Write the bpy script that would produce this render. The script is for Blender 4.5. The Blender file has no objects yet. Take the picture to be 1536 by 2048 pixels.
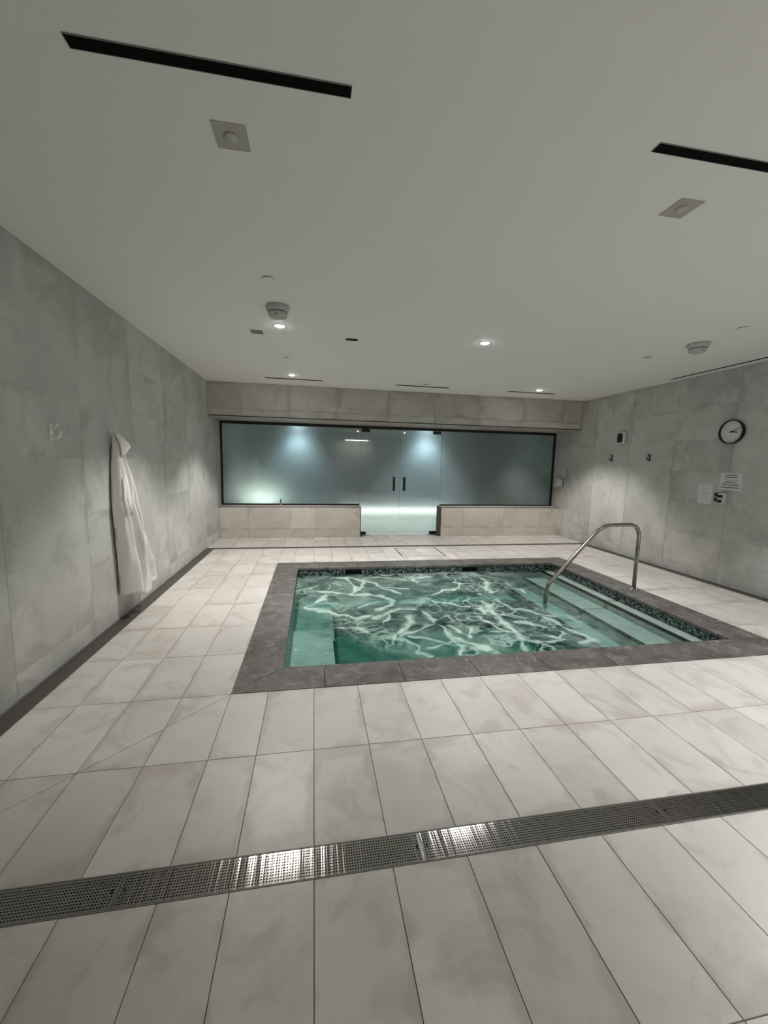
import bpy, bmesh, math, random
from mathutils import Vector, Matrix, noise
random.seed(7)
C = bpy.context.scene.collection
scn = bpy.context.scene
PI = math.pi

# ------------------------------------------------------------------ camera
cd = bpy.data.cameras.new('camera'); cam = bpy.data.objects.new('camera', cd); C.objects.link(cam)
F = Vector((0.17244084, 0.97750799, -0.12141779)); R = Vector((0.98501902, -0.17096347, 0.02256135)); U = R.cross(F)
m = Matrix((R, U, -F)).transposed().to_4x4(); m.translation = (0, 0, 1.54)
cam.matrix_world = m
cd.sensor_fit = 'HORIZONTAL'; cd.sensor_width = 36; cd.lens = 802.5 / 1536 * 36; cd.clip_start = 0.02; cd.clip_end = 100
scn.camera = cam
# ------------------------------------------------------------------ world, exposure
w = bpy.data.worlds.new('world'); scn.world = w; w.use_nodes = True
w.node_tree.nodes['Background'].inputs[0].default_value = (0.5, 0.5, 0.5, 1)
w.node_tree.nodes['Background'].inputs[1].default_value = 0.02
vs = scn.view_settings
vs.view_transform = 'Standard'; vs.look = 'None'; vs.gamma = 1; vs.use_curve_mapping = False
vs.exposure = 1.75
cy = scn.cycles; cy.max_bounces = 8; cy.glossy_bounces = 3; cy.transmission_bounces = 6; cy.volume_bounces = 0; cy.caustics_reflective = False; cy.caustics_refractive = False

# room measures
XL, XR, H = -1.826, 5.44, 2.882
YR = -2.5                    # rear wall
YF, YB, YG = 7.587, 8.18, 8.5
DR = 0.13                    # perimeter channel width
YD = 7.289
G0, G1 = 1.3325, 1.4636      # linear drain
PX0, PX1, PY0, PY1 = -0.537, 4.149, 2.615, 6.115
QX0, QX1, QY0, QY1 = -0.225, 3.784, 2.925, 5.768
WZ = -0.112                  # water level
ZW = 0.625                   # low wall height
ZF = 2.30                    # fascia bottom

# lamps of the ceiling: x, y, on, watts, seen
LAMPS = [(-0.34, 4.35, 1, 55), (1.865, 4.38, 1, 55), (3.97, 4.42, 0, 0),
         (-0.34, 6.70, 1, 65), (1.868, 6.79, 0, 0), (3.941, 6.76, 1, 65)]
NEAR = [(3.95, 1.95, 62), (1.87, -0.6, 22), (3.95, -0.6, 68)]
LC = (1.0, 0.96, 0.915)      # the warmer lamps
LW = (1.0, 0.995, 1.0)       # the cool white ones

# ------------------------------------------------------------------ materials
def mat(name, col, rough=0.5, metal=0.0, spec=0.5):
    M = bpy.data.materials.new(name); M.use_nodes = True
    b = M.node_tree.nodes['Principled BSDF']
    b.inputs['Base Color'].default_value = (*col, 1); b.inputs['Roughness'].default_value = rough
    b.inputs['Metallic'].default_value = metal; b.inputs['Specular IOR Level'].default_value = spec
    return M
class NT:
    def __init__(s, M): s.M = M; s.t = M.node_tree; s.n = s.t.nodes; s.l = s.t.links
    def new(s, kind, **kw):
        o = s.n.new(kind)
        for k, v in kw.items():
            if k.startswith('i_'):
                o.inputs[k[2:].replace('_', ' ')].default_value = v
            else: setattr(o, k, v)
        return o
    def link(s, a, b): s.l.new(a, b)
    def noise(s, vec, scale, detail=4, rough=0.5, dist=0.0):
        o = s.new('ShaderNodeTexNoise'); o.inputs['Scale'].default_value = scale; o.inputs['Detail'].default_value = detail
        o.inputs['Roughness'].default_value = rough; o.inputs['Distortion'].default_value = dist
        if vec: s.link(vec, o.inputs['Vector'])
        return o.outputs['Fac']
    def ramp(s, fac, pts):
        o = s.new('ShaderNodeValToRGB'); e = o.color_ramp.elements
        while len(e) < len(pts): e.new(0.5)
        for i, (p, c) in enumerate(pts):
            e[i].position = p; e[i].color = (c, c, c, 1) if not hasattr(c, '__len__') else (*c, 1)
        s.link(fac, o.inputs[0]); return o.outputs[0]
    def mix(s, a, b, fac, mode='MIX'):
        o = s.new('ShaderNodeMix'); o.data_type = 'RGBA'; o.blend_type = mode
        for v, i in ((fac, 0), (a, 6), (b, 7)):
            if hasattr(v, 'default_value') or hasattr(v, 'is_linked'): s.link(v, o.inputs[i])
            elif i == 0: o.inputs[0].default_value = v
            else: o.inputs[i].default_value = (*v, 1)
        return o.outputs[2]
    def math(s, op, a, b=None, c=None):
        o = s.new('ShaderNodeMath'); o.operation = op
        for v, i in ((a, 0), (b, 1), (c, 2)):
            if v is None: continue
            if hasattr(v, 'is_linked'): s.link(v, o.inputs[i])
            else: o.inputs[i].default_value = v
        return o.outputs[0]
    def bump(s, h, strength, dist):
        o = s.new('ShaderNodeBump'); o.inputs['Strength'].default_value = strength; o.inputs['Distance'].default_value = dist
        s.link(h, o.inputs['Height']); s.link(o.outputs[0], s.n['Principled BSDF'].inputs['Normal'])
def piece_vec(t, k=7.0):
    g = t.new('ShaderNodeNewGeometry'); oi = t.new('ShaderNodeObjectInfo')
    c = t.new('ShaderNodeCombineXYZ')
    t.link(t.math('MULTIPLY', oi.outputs['Random'], 37.0 * k), c.inputs[0]); t.link(t.math('MULTIPLY', oi.outputs['Random'], 19.0 * k), c.inputs[2])
    v = t.new('ShaderNodeVectorMath'); v.operation = 'ADD'
    t.link(g.outputs['Position'], v.inputs[0]); t.link(c.outputs[0], v.inputs[1])
    return v.outputs[0], oi.outputs['Random']
def stone(name, ca, cb, cs, rough, stain=0.5, sc=1.0, bump=0.15, var=0.10, edge=0.0, edge_axes=()):
    M = mat(name, ca, rough); t = NT(M); b = t.n['Principled BSDF']
    v, r = piece_vec(t)
    n1 = t.noise(v, 1.5 * sc, 6, 0.6, 0.6); n2 = t.noise(v, 3.3 * sc, 5, 0.62, 1.0); n3 = t.noise(v, 120, 2)
    n4 = t.noise(v, 0.9 * sc, 3, 0.5, 0.3)
    c = t.mix(ca, cb, t.ramp(n1, [(0.36, 0.0), (0.66, 1.0)]))
    c = t.mix(c, cs, t.math('MULTIPLY', t.ramp(n2, [(0.52, 0.0), (0.74, 1.0)]), stain))
    # darker cloudy margins on each piece
    tc = t.new('ShaderNodeTexCoord'); sp = t.new('ShaderNodeSeparateXYZ'); t.link(tc.outputs['Generated'], sp.inputs[0])
    ed = None
    for i in range(3):
        a_ = t.math('MULTIPLY', t.math('ABSOLUTE', t.math('SUBTRACT', sp.outputs[i], 0.5)), 2.0)
        if i in edge_axes: ed = a_ if ed is None else t.math('MAXIMUM', ed, a_)
    if ed is not None:
        en = t.math('MULTIPLY_ADD', t.noise(v, 1.8 * sc, 4, 0.6, 0.8), 2.2, -1.22)
        em = t.ramp(t.math('ADD', ed, en), [(0.80, 0.0), (1.12 if False else 1.0, 1.0)])
        c = t.mix(c, cs, t.math('MULTIPLY', em, edge))
    # a per-piece tone
    tone = t.math('MULTIPLY_ADD', r, var, 1.0 - var * 0.6)
    gr = t.math('MULTIPLY_ADD', n3, 0.10, 0.95)
    tone = t.math('MULTIPLY', tone, gr)
    cc = t.new('ShaderNodeCombineXYZ')
    for i in range(3): t.link(tone, cc.inputs[i])
    c = t.mix(c, cc.outputs[0], 1.0, 'MULTIPLY')
    t.link(c, b.inputs['Base Color'])
    t.link(t.math('MULTIPLY_ADD', n4, 0.25, rough - 0.12), b.inputs['Roughness'])
    t.bump(t.noise(v, 45, 5), bump, 0.002)
    return M
m_wall_y = stone('concrete_look_wall_tile_back', (0.56, 0.545, 0.51), (0.45, 0.435, 0.40), (0.32, 0.30, 0.265), 0.5, 0.6, 0.9, 0.12, 0.10, 0.55, (0, 2))
m_wall = stone('concrete_look_wall_tile', (0.60, 0.61, 0.585), (0.47, 0.48, 0.46), (0.32, 0.325, 0.30), 0.5, 0.6, 0.9, 0.12, 0.10, 0.45, (1, 2))
m_low = stone('warm_stone_wall_tile', (0.62, 0.585, 0.54), (0.52, 0.48, 0.44), (0.40, 0.36, 0.32), 0.45, 0.55, 0.9, 0.12, 0.12, 0.5, (0, 2))
m_floor = stone('cream_stone_floor_tile', (0.665, 0.64, 0.605), (0.585, 0.555, 0.52), (0.41, 0.35, 0.305), 0.40, 0.62, 1.0, 0.10, 0.10, 0.45, (0, 1))
m_coping = stone('dark_basalt_coping', (0.075, 0.069, 0.064), (0.15, 0.14, 0.128), (0.33, 0.31, 0.29), 0.42, 0.6, 3.6, 0.5, 0.22)
m_plaster = stone('pale_pool_plaster', (0.50, 0.51, 0.485), (0.42, 0.43, 0.41), (0.33, 0.345, 0.325), 0.6, 0.3, 3.0, 0.2, 0.0)
m_grout_wall = mat('wall_grout', (0.30, 0.295, 0.275), 0.9)
m_grout_floor = mat('floor_grout', (0.20, 0.19, 0.175), 0.9)
m_concrete = mat('concrete_substrate', (0.25, 0.25, 0.24), 0.9)
m_ceil = mat('matte_ceiling_paint', (0.86, 0.865, 0.84), 0.75, 0, 0.25)
_t = NT(m_ceil); _g = _t.new('ShaderNodeNewGeometry')
_t.bump(_t.noise(_g.outputs['Position'], 260, 3), 0.25, 0.001)
m_black = mat('black_metal', (0.006, 0.006, 0.006), 0.4)
m_void = mat('black_recess', (0.004, 0.004, 0.004), 0.9, 0, 0.1)
m_strip = mat('dark_bronze_channel', (0.075, 0.067, 0.058), 0.5, 0.0)
m_steel = mat('brushed_steel', (0.52, 0.50, 0.47), 0.22, 1.0)
m_rail = mat('satin_steel_rail', (0.36, 0.33, 0.29), 0.2, 1.0)
m_chrome = mat('chrome', (0.75, 0.75, 0.75), 0.12, 1.0)
m_white = mat('white_plastic', (0.72, 0.72, 0.70), 0.4)
m_offwhite = mat('off_white_plastic', (0.50, 0.50, 0.475), 0.5)
m_grey = mat('grey_metal', (0.22, 0.22, 0.21), 0.45)
m_paper = mat('laminated_paper', (0.72, 0.73, 0.74), 0.35)
m_ink = mat('blue_black_ink', (0.10, 0.11, 0.17), 0.6)
m_ink2 = mat('grey_ink', (0.30, 0.30, 0.32), 0.6)
m_patch = mat('ceiling_light_lens_unlit', (0.42, 0.41, 0.35), 0.5)
# terry robe
m_robe = mat('white_terry_cloth', (0.86, 0.84, 0.81), 0.95, 0, 0.1)
_t = NT(m_robe); _g = _t.new('ShaderNodeNewGeometry'); _t.bump(_t.noise(_g.outputs['Position'], 160, 4), 0.6, 0.004)
m_robe.node_tree.nodes['Principled BSDF'].inputs['Sheen Weight'].default_value = 0.3
# brushed perforated plate
m_grate = mat('perforated_stainless', (0.38, 0.36, 0.34), 0.13, 1.0)
_t = NT(m_grate); _g = _t.new('ShaderNodeNewGeometry'); _m = _t.new('ShaderNodeMapping'); _m.inputs['Scale'].default_value = (42, 1.2, 1)
_t.link(_g.outputs['Position'], _m.inputs[0])
_h = _t.noise(_m.outputs[0], 1.0, 3)
_t.bump(_h, 0.35, 0.006)
# emitters
def emit(name, col, s):
    M = bpy.data.materials.new(name); M.use_nodes = True; t = NT(M); t.n.remove(t.n['Principled BSDF'])
    e = t.new('ShaderNodeEmission'); e.inputs[0].default_value = (*col, 1); e.inputs[1].default_value = s
    t.link(e.outputs[0], t.n['Material Output'].inputs[0]); return M
m_lens = emit('lit_lens', (1.0, 0.97, 0.92), 30)
m_lens_small = emit('lit_lens_edge', (1.0, 0.97, 0.92), 10)
m_tube = emit('corridor_tube', (1.0, 0.98, 0.93), 12)
# frosted glass
m_glass = mat('steamed_green_glass', (0.74, 0.82, 0.80), 0.30)
_b = m_glass.node_tree.nodes['Principled BSDF']
_b.inputs['Transmission Weight'].default_value = 1.0; _b.inputs['IOR'].default_value = 1.45
_b.inputs['Coat Weight'].default_value = 1.0; _b.inputs['Coat IOR'].default_value = 1.9; _b.inputs['Coat Roughness'].default_value = 0.02
m_clear = mat('clear_plastic_cover', (0.85, 0.9, 0.9), 0.05)
m_clear.node_tree.nodes['Principled BSDF'].inputs['Alpha'].default_value = 0.22
# mosaic
m_mos = [mat('mosaic_dark', (0.012, 0.02, 0.02), 0.25), mat('mosaic_green', (0.06, 0.105, 0.095), 0.25),
         mat('mosaic_grey', (0.12, 0.155, 0.145), 0.25), mat('mosaic_pale', (0.20, 0.25, 0.23), 0.25)]
# water
m_water = bpy.data.materials.new('spa_water'); m_water.use_nodes = True
t = NT(m_water); t.n.remove(t.n['Principled BSDF']); out = t.n['Material Output']
g = t.new('ShaderNodeNewGeometry'); pos = g.outputs['Position']
sep = t.new('ShaderNodeSeparateXYZ'); t.link(pos, sep.inputs[0])
tr = t.new('ShaderNodeBsdfTransparent'); tr.inputs[0].default_value = (0.95, 1.0, 0.985, 1)
gl = t.new('ShaderNodeBsdfGlossy'); gl.inputs['Roughness'].default_value = 0.03
bn = t.new('ShaderNodeBump'); bn.inputs['Strength'].default_value = 0.55; bn.inputs['Distance'].default_value = 0.02
t.link(t.noise(pos, 11, 3, 0.5, 0.6), bn.inputs['Height']); t.link(bn.outputs[0], gl.inputs['Normal'])
fr = t.new('ShaderNodeFresnel'); fr.inputs[0].default_value = 1.33; t.link(bn.outputs[0], fr.inputs['Normal'])
mx = t.new('ShaderNodeMixShader'); t.link(fr.outputs[0], mx.inputs[0]); t.link(tr.outputs[0], mx.inputs[1]); t.link(gl.outputs[0], mx.inputs[2])
foam = t.new('ShaderNodeBsdfDiffuse'); foam.inputs[0].default_value = (0.55, 0.72, 0.66, 1)
# foam network: distorted cell edges, thicker and thinner by noise, in patches round the jets
nz = t.new('ShaderNodeTexNoise'); nz.inputs['Scale'].default_value = 1.5; nz.inputs['Detail'].default_value = 7; t.link(pos, nz.inputs['Vector'])
sub = t.new('ShaderNodeVectorMath'); sub.operation = 'SUBTRACT'; t.link(nz.outputs['Color'], sub.inputs[0]); sub.inputs[1].default_value = (0.5, 0.5, 0.5)
scl = t.new('ShaderNodeVectorMath'); scl.operation = 'SCALE'; scl.inputs['Scale'].default_value = 1.9; t.link(sub.outputs[0], scl.inputs[0])
add = t.new('ShaderNodeVectorMath'); add.operation = 'ADD'; t.link(pos, add.inputs[0]); t.link(scl.outputs[0], add.inputs[1])
vo = t.new('ShaderNodeTexVoronoi'); vo.feature = 'DISTANCE_TO_EDGE'; vo.inputs['Scale'].default_value = 2.1; t.link(add.outputs[0], vo.inputs['Vector'])
vo2 = t.new('ShaderNodeTexVoronoi'); vo2.feature = 'DISTANCE_TO_EDGE'; vo2.inputs['Scale'].default_value = 4.4; t.link(add.outputs[0], vo2.inputs['Vector'])
patch = t.ramp(t.noise(pos, 0.75, 3, 0.5), [(0.46, 0.0), (0.56, 1.0)])
th = t.math('MULTIPLY_ADD', t.noise(pos, 2.4, 4), 0.34, -0.10)
th = t.math('MAXIMUM', th, 0.001)
l1 = t.math('SUBTRACT', 1.0, t.math('DIVIDE', vo.outputs['Distance'], th)); l1 = t.math('MAXIMUM', l1, 0.0)
th2 = t.math('MULTIPLY_ADD', t.noise(pos, 4.5, 4), 0.16, -0.045)
th2 = t.math('MAXIMUM', th2, 0.001)
l2 = t.math('MAXIMUM', t.math('SUBTRACT', 1.0, t.math('DIVIDE', vo2.outputs['Distance'], th2)), 0.0)
ln = t.math('MINIMUM', t.math('ADD', l1, t.math('MULTIPLY', l2, 0.7)), 1.0)
haze = t.math('MULTIPLY', t.ramp(t.noise(pos, 2.2, 5, 0.6, 1.0), [(0.40, 0.0), (0.66, 1.0)]), 0.50)
# calm over the steps, over the corner seat and along the front left
mr = t.new('ShaderNodeMapRange'); mr.inputs[1].default_value = 3.35; mr.inputs[2].default_value = 2.7; t.link(sep.outputs[0], mr.inputs[0])
sd = t.math('ADD', sep.outputs[0], t.math('MULTIPLY', sep.outputs[1], 0.55))
ml = t.new('ShaderNodeMapRange'); ml.inputs[1].default_value = 2.25; ml.inputs[2].default_value = 2.65; t.link(sd, ml.inputs[0])
calm = t.math('MULTIPLY', mr.outputs[0], ml.outputs[0])
atn = t.new('ShaderNodeAttribute'); atn.attribute_name = 'foam'
swirl = t.math('MULTIPLY', t.math('POWER', atn.outputs['Fac'], 1.7), t.math('MULTIPLY_ADD', t.noise(pos, 16, 5, 0.65), 1.5, 0.1))
fac0 = t.math('MULTIPLY', t.math('MINIMUM', t.math('ADD', t.math('MULTIPLY', ln, t.math('MULTIPLY_ADD', patch, 0.85, 0.06)), haze), 0.85), calm)
fac = t.math('MINIMUM', t.math('ADD', t.math('MULTIPLY', swirl, 0.60), t.math('MULTIPLY', fac0, 0.5)), 0.80)
mx2 = t.new('ShaderNodeMixShader'); t.link(fac, mx2.inputs[0]); t.link(mx.outputs[0], mx2.inputs[1]); t.link(foam.outputs[0], mx2.inputs[2])
t.link(mx2.outputs[0], out.inputs['Surface'])
va = t.new('ShaderNodeVolumeAbsorption'); va.inputs[0].default_value = (0.13, 0.61, 0.535, 1); va.inputs['Density'].default_value = 1.3
t.link(va.outputs[0], out.inputs['Volume'])

# ------------------------------------------------------------------ mesh helpers
def link(name, me, parent=None, loc=None, M=None):
    o = bpy.data.objects.new(name, me); C.objects.link(o)
    if M is not None and len(me.materials) == 0: me.materials.append(M)
    if parent is not None: o.parent = parent
    if loc is not None: o.location = loc
    return o
def tag(o, label=None, cat=None, group=None, kind=None):
    if label: o['label'] = label
    if cat: o['category'] = cat
    if group: o['group'] = group
    if kind: o['kind'] = kind
    return o
def thing(name, label, cat, loc, rotz=0, group=None):
    o = bpy.data.objects.new(name, None); C.objects.link(o); o.empty_display_size = 0.05
    o.location = loc; o.rotation_euler = (0, 0, rotz); return tag(o, label, cat, group)
def add_box(bm, x0, x1, y0, y1, z0, z1, mi=0):
    v = [bm.verts.new(p) for p in ((x0,y0,z0),(x1,y0,z0),(x1,y1,z0),(x0,y1,z0),(x0,y0,z1),(x1,y0,z1),(x1,y1,z1),(x0,y1,z1))]
    for f in ((3,2,1,0),(4,5,6,7),(0,1,5,4),(1,2,6,5),(2,3,7,6),(3,0,4,7)):
        bm.faces.new([v[i] for i in f]).material_index = mi
def done(bm, name, M=None, parent=None, loc=None, smooth=False, bevel=0, seg=2):
    if bevel:
        bmesh.ops.bevel(bm, geom=list(bm.edges), offset=bevel, segments=seg, affect='EDGES', profile=0.5)
    bmesh.ops.recalc_face_normals(bm, faces=bm.faces)
    me = bpy.data.meshes.new(name); bm.to_mesh(me); bm.free()
    if smooth: me.polygons.foreach_set('use_smooth', [True] * len(me.polygons))
    return link(name, me, parent, loc, M)
def box(name, M, b, parent=None, bevel=0, loc=None, smooth=False):
    bm = bmesh.new(); add_box(bm, *b); return done(bm, name, M, parent, loc, smooth, bevel)
def add_cyl(bm, c, axis, r0, r1, L, n=32, cap=True):
    """frustum from c along axis"""
    a = Vector(axis).normalized(); u = a.orthogonal().normalized(); v = a.cross(u); c = Vector(c)
    A = [bm.verts.new(c + (u * math.cos(2*PI*i/n) + v * math.sin(2*PI*i/n)) * r0) for i in range(n)]
    B = [bm.verts.new(c + a * L + (u * math.cos(2*PI*i/n) + v * math.sin(2*PI*i/n)) * r1) for i in range(n)]
    for i in range(n): bm.faces.new((A[i], A[(i+1)%n], B[(i+1)%n], B[i]))
    if cap: bm.faces.new(A[::-1]); bm.faces.new(B)
def add_lathe(bm, prof, c=(0,0,0), axis='z', n=40, cap=True):
    """prof: (r, h); revolve about z (or -x / x) through c"""
    rings = []
    for r, h in prof:
        ring = []
        for i in range(n):
            a = 2*PI*i/n; p = (r*math.cos(a), r*math.sin(a), h)
            if axis == 'x': p = (p[2], p[0], p[1])
            if axis == '-x': p = (-p[2], p[0], p[1])
            ring.append(bm.verts.new((c[0]+p[0], c[1]+p[1], c[2]+p[2])))
        rings.append(ring)
    for A, B in zip(rings, rings[1:]):
        for i in range(n): bm.faces.new((A[i], A[(i+1)%n], B[(i+1)%n], B[i]))
    for ring, rr in ((rings[0], prof[0][0]), (rings[-1], prof[-1][0])):
        if rr > 1e-5 and cap: bm.faces.new(ring)
def add_tube(bm, pts, r, n=16, cap=True):
    pts = [Vector(p) for p in pts]; rings = []; u = None
    for i, p in enumerate(pts):
        d = (pts[min(i+1, len(pts)-1)] - pts[max(i-1, 0)]).normalized()
        if u is None: u = d.orthogonal().normalized()
        u = (u - d * u.dot(d)).normalized(); v = d.cross(u)
        rings.append([bm.verts.new(p + (u*math.cos(2*PI*k/n) + v*math.sin(2*PI*k/n)) * (r[i] if hasattr(r, '__len__') else r)) for k in range(n)])
    for A, B in zip(rings, rings[1:]):
        for k in range(n): bm.faces.new((A[k], A[(k+1)%n], B[(k+1)%n], B[k]))
    if cap: bm.faces.new(rings[0][::-1]); bm.faces.new(rings[-1])
def round_path(pts, rad, n=8):
    P = [Vector(p) for p in pts]; o = [P[0]]
    for i in range(1, len(P)-1):
        a, b, c = P[i-1], P[i], P[i+1]; r = rad[i-1] if hasattr(rad, '__len__') else rad
        p = b + (a-b).normalized()*r; q = b + (c-b).normalized()*r
        for k in range(n+1):
            s = k/n; o.append((1-s)**2*p + 2*s*(1-s)*b + s*s*q)
    o.append(P[-1]); return o
def prism(name, poly, z0, z1, M, parent=None, bev=0.0):
    """polygon prism with its own origin, top edges chamfered a little"""
    cx = sum(p[0] for p in poly)/len(poly); cy = sum(p[1] for p in poly)/len(poly)
    bm = bmesh.new()
    A = [bm.verts.new((x-cx, y-cy, z0-z1)) for x, y in poly]
    if bev:
        B = [bm.verts.new((x-cx, y-cy, -bev)) for x, y in poly]
        q = []
        n = len(poly)
        for i, (x, y) in enumerate(poly):
            p = Vector((x, y)); a = (Vector(poly[i-1])-p).normalized(); b = (Vector(poly[(i+1)%n])-p).normalized()
            q.append(bm.verts.new(((p+(a+b)*bev).x-cx, (p+(a+b)*bev).y-cy, 0)))
        rings = [A, B, q]
    else:
        rings = [A, [bm.verts.new((x-cx, y-cy, 0)) for x, y in poly]]
    for r0, r1 in zip(rings, rings[1:]):
        for i in range(len(poly)): bm.faces.new((r0[i], r0[(i+1)%len(poly)], r1[(i+1)%len(poly)], r1[i]))
    bm.faces.new(rings[-1]); bm.faces.new(A[::-1])
    return done(bm, name, M, parent, (cx, cy, z1))
def clip(poly, a, b, c):
    """keep a*x+b*y <= c"""
    out = []
    for i in range(len(poly)):
        p, q = poly[i], poly[(i+1)%len(poly)]; dp = a*p[0]+b*p[1]-c; dq = a*q[0]+b*q[1]-c
        if dp <= 0: out.append(p)
        if (dp < 0 < dq) or (dq < 0 < dp):
            s = dp/(dp-dq); out.append((p[0]+(q[0]-p[0])*s, p[1]+(q[1]-p[1])*s))
    return out
def area(poly): return abs(sum(poly[i][0]*poly[(i+1)%len(poly)][1]-poly[(i+1)%len(poly)][0]*poly[i][1] for i in range(len(poly))))/2

# ------------------------------------------------------------------ floor
GR = 0.0016    # half joint
bm = bmesh.new()
fz0, fz1 = -0.06, -0.004
add_box(bm, XL-0.1, XR+0.2, YR-2.4, G0, fz0, fz1)
add_box(bm, XL-0.1, XR+0.2, G1, PY0+0.02, fz0, fz1)
add_box(bm, XL-0.1, PX0+0.02, PY0+0.02, PY1-0.02, fz0, fz1)
add_box(bm, PX1-0.02, XR+0.2, PY0+0.02, PY1-0.02, fz0, fz1)
add_box(bm, XL-0.1, XR+0.2, PY1-0.02, YG+0.02, fz0, fz1)
floor = tag(done(bm, 'floor', m_grout_floor), kind='structure')
cols = [XL+DR, -1.442, -1.142, -0.841, -0.537] + [0.0027 + k*0.2992 for k in range(-1, 18)] + [XR-DR]
S = 0.5905
rows_a = [YR-2.3 + 0.0] + [0.757 - S*k for k in range(8, -1, -1)] + [G0]
rows_a = [r for r in rows_a if r >= YR-2.4]
rows_b = [G1, 2.018, PY0, 3.195, 3.775, 4.36, 4.945, 5.53, PY1, 6.70, YD-DR]
rows_c = [YD, 7.88, YG+0.02]
hatch = (1.455, 2.205, 6.40, 7.03)
hidden = bmesh.new()
def lay(xs, ys, far=False):
    for j in range(len(ys)-1):
        for i in range(len(xs)-1):
            x0, x1, y0, y1 = xs[i]+GR, xs[i+1]-GR, ys[j]+GR, ys[j+1]-GR
            poly = [(x0,y0),(x1,y0),(x1,y1),(x0,y1)]
            # pool opening
            parts = [poly]
            if x1 > PX0 and x0 < PX1 and y1 > PY0 and y0 < PY1:
                parts = [clip(poly, 1, 0, PX0-GR), clip(poly, -1, 0, -PX1-GR)]
            # mitre joint running from the pool corner to the left wall
            nx = []
            for p in parts:
                if len(p) > 2 and x0 < PX0 and ys[j+1] <= PY0+0.01 and ys[j] > 1.3:
                    k = PY0 - PX0
                    # line y - x = k
                    nx += [clip(p, -1, 1, k-GR*1.4), clip(p, 1, -1, -k-GR*1.4)]
                else: nx.append(p)
            # access hatch
            ny = []
            hx0, hx1, hy0, hy1 = hatch
            for p in nx:
                if len(p) > 2 and x1 > hx0 and x0 < hx1 and y1 > hy0 and y0 < hy1:
                    ny.append(clip(p, 1, 0, hx0-0.008)); ny.append(clip(p, -1, 0, -hx1-0.008))
                    mid = clip(clip(p, -1, 0, -hx0), 1, 0, hx1)
                    ny.append(clip(mid, 0, 1, hy0-0.006)); ny.append(clip(mid, 0, -1, -hy1-0.006))
                    HATCH.append(clip(clip(mid, 0, -1, -hy0-0.006), 0, 1, hy1-0.006))
                else: ny.append(p)
            for p in ny:
                if len(p) < 3 or area(p) < 2e-4: continue
                if y1 < 0.1:
                    vv = [hidden.verts.new((x, y, 0)) for x, y in p]; hidden.faces.new(vv)
                    continue
                prism('tile', p, -0.012, random.uniform(-0.0004, 0.0004), m_floor, floor, 0.0008)
HATCH = []
lay(cols, rows_a); lay(cols, rows_b)
xc = [XL] + cols[1:-1] + [XR+0.16]
lay(xc, rows_c)
tag(done(hidden, 'tile', m_floor, floor), kind='stuff')
# hatch
hx0, hx1, hy0, hy1 = hatch
hatch_t = thing('floor_hatch', 'tiled access hatch in a thin black frame between pool and glass doors', 'hatch', (hx0, hy0, 0))
bm = bmesh.new()
for b in ((-0.008, 0.008, -0.004, hy1-hy0+0.004), (hx1-hx0-0.008, hx1-hx0+0.008, -0.004, hy1-hy0+0.004)):
    add_box(bm, b[0], b[1], b[2], b[3], -0.004, 0.0012)
add_box(bm, 0.008, hx1-hx0-0.008, -0.004, 0.004, -0.004, 0.0006); add_box(bm, 0.008, hx1-hx0-0.008, hy1-hy0-0.004, hy1-hy0+0.004, -0.004, 0.0006)
done(bm, 'frame', m_black, hatch_t)
for p in HATCH:
    if len(p) > 2 and area(p) > 1e-3:
        q = [(min(max(x, hx0+0.009), hx1-0.009)-hx0, y-hy0) for x, y in p]
        prism('tile', q, -0.010, 0.0, m_floor, hatch_t, 0.0008)

# perimeter channel: dark strip along left, back and right
ch = thing('perimeter_channel', 'dark bronze channel strip running round the foot of the walls', 'drain', (0, 0, 0))
box('strip', m_strip, (XL-0.005, XL+DR, YR, YD, -0.012, -0.0035), ch)
box('strip', m_strip, (XL+DR, XR-DR, YD-DR, YD, -0.012, -0.0035), ch)
box('strip', m_strip, (XR-DR, XR+0.005, YR, YD, -0.012, -0.0035), ch)
bm = bmesh.new()   # thin upstand where the wall meets the strip
add_box(bm, XL-0.002, XL+0.006, YR, YD-DR, -0.004, 0.012)
done(bm, 'edge_trim', m_grey, ch)

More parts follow.
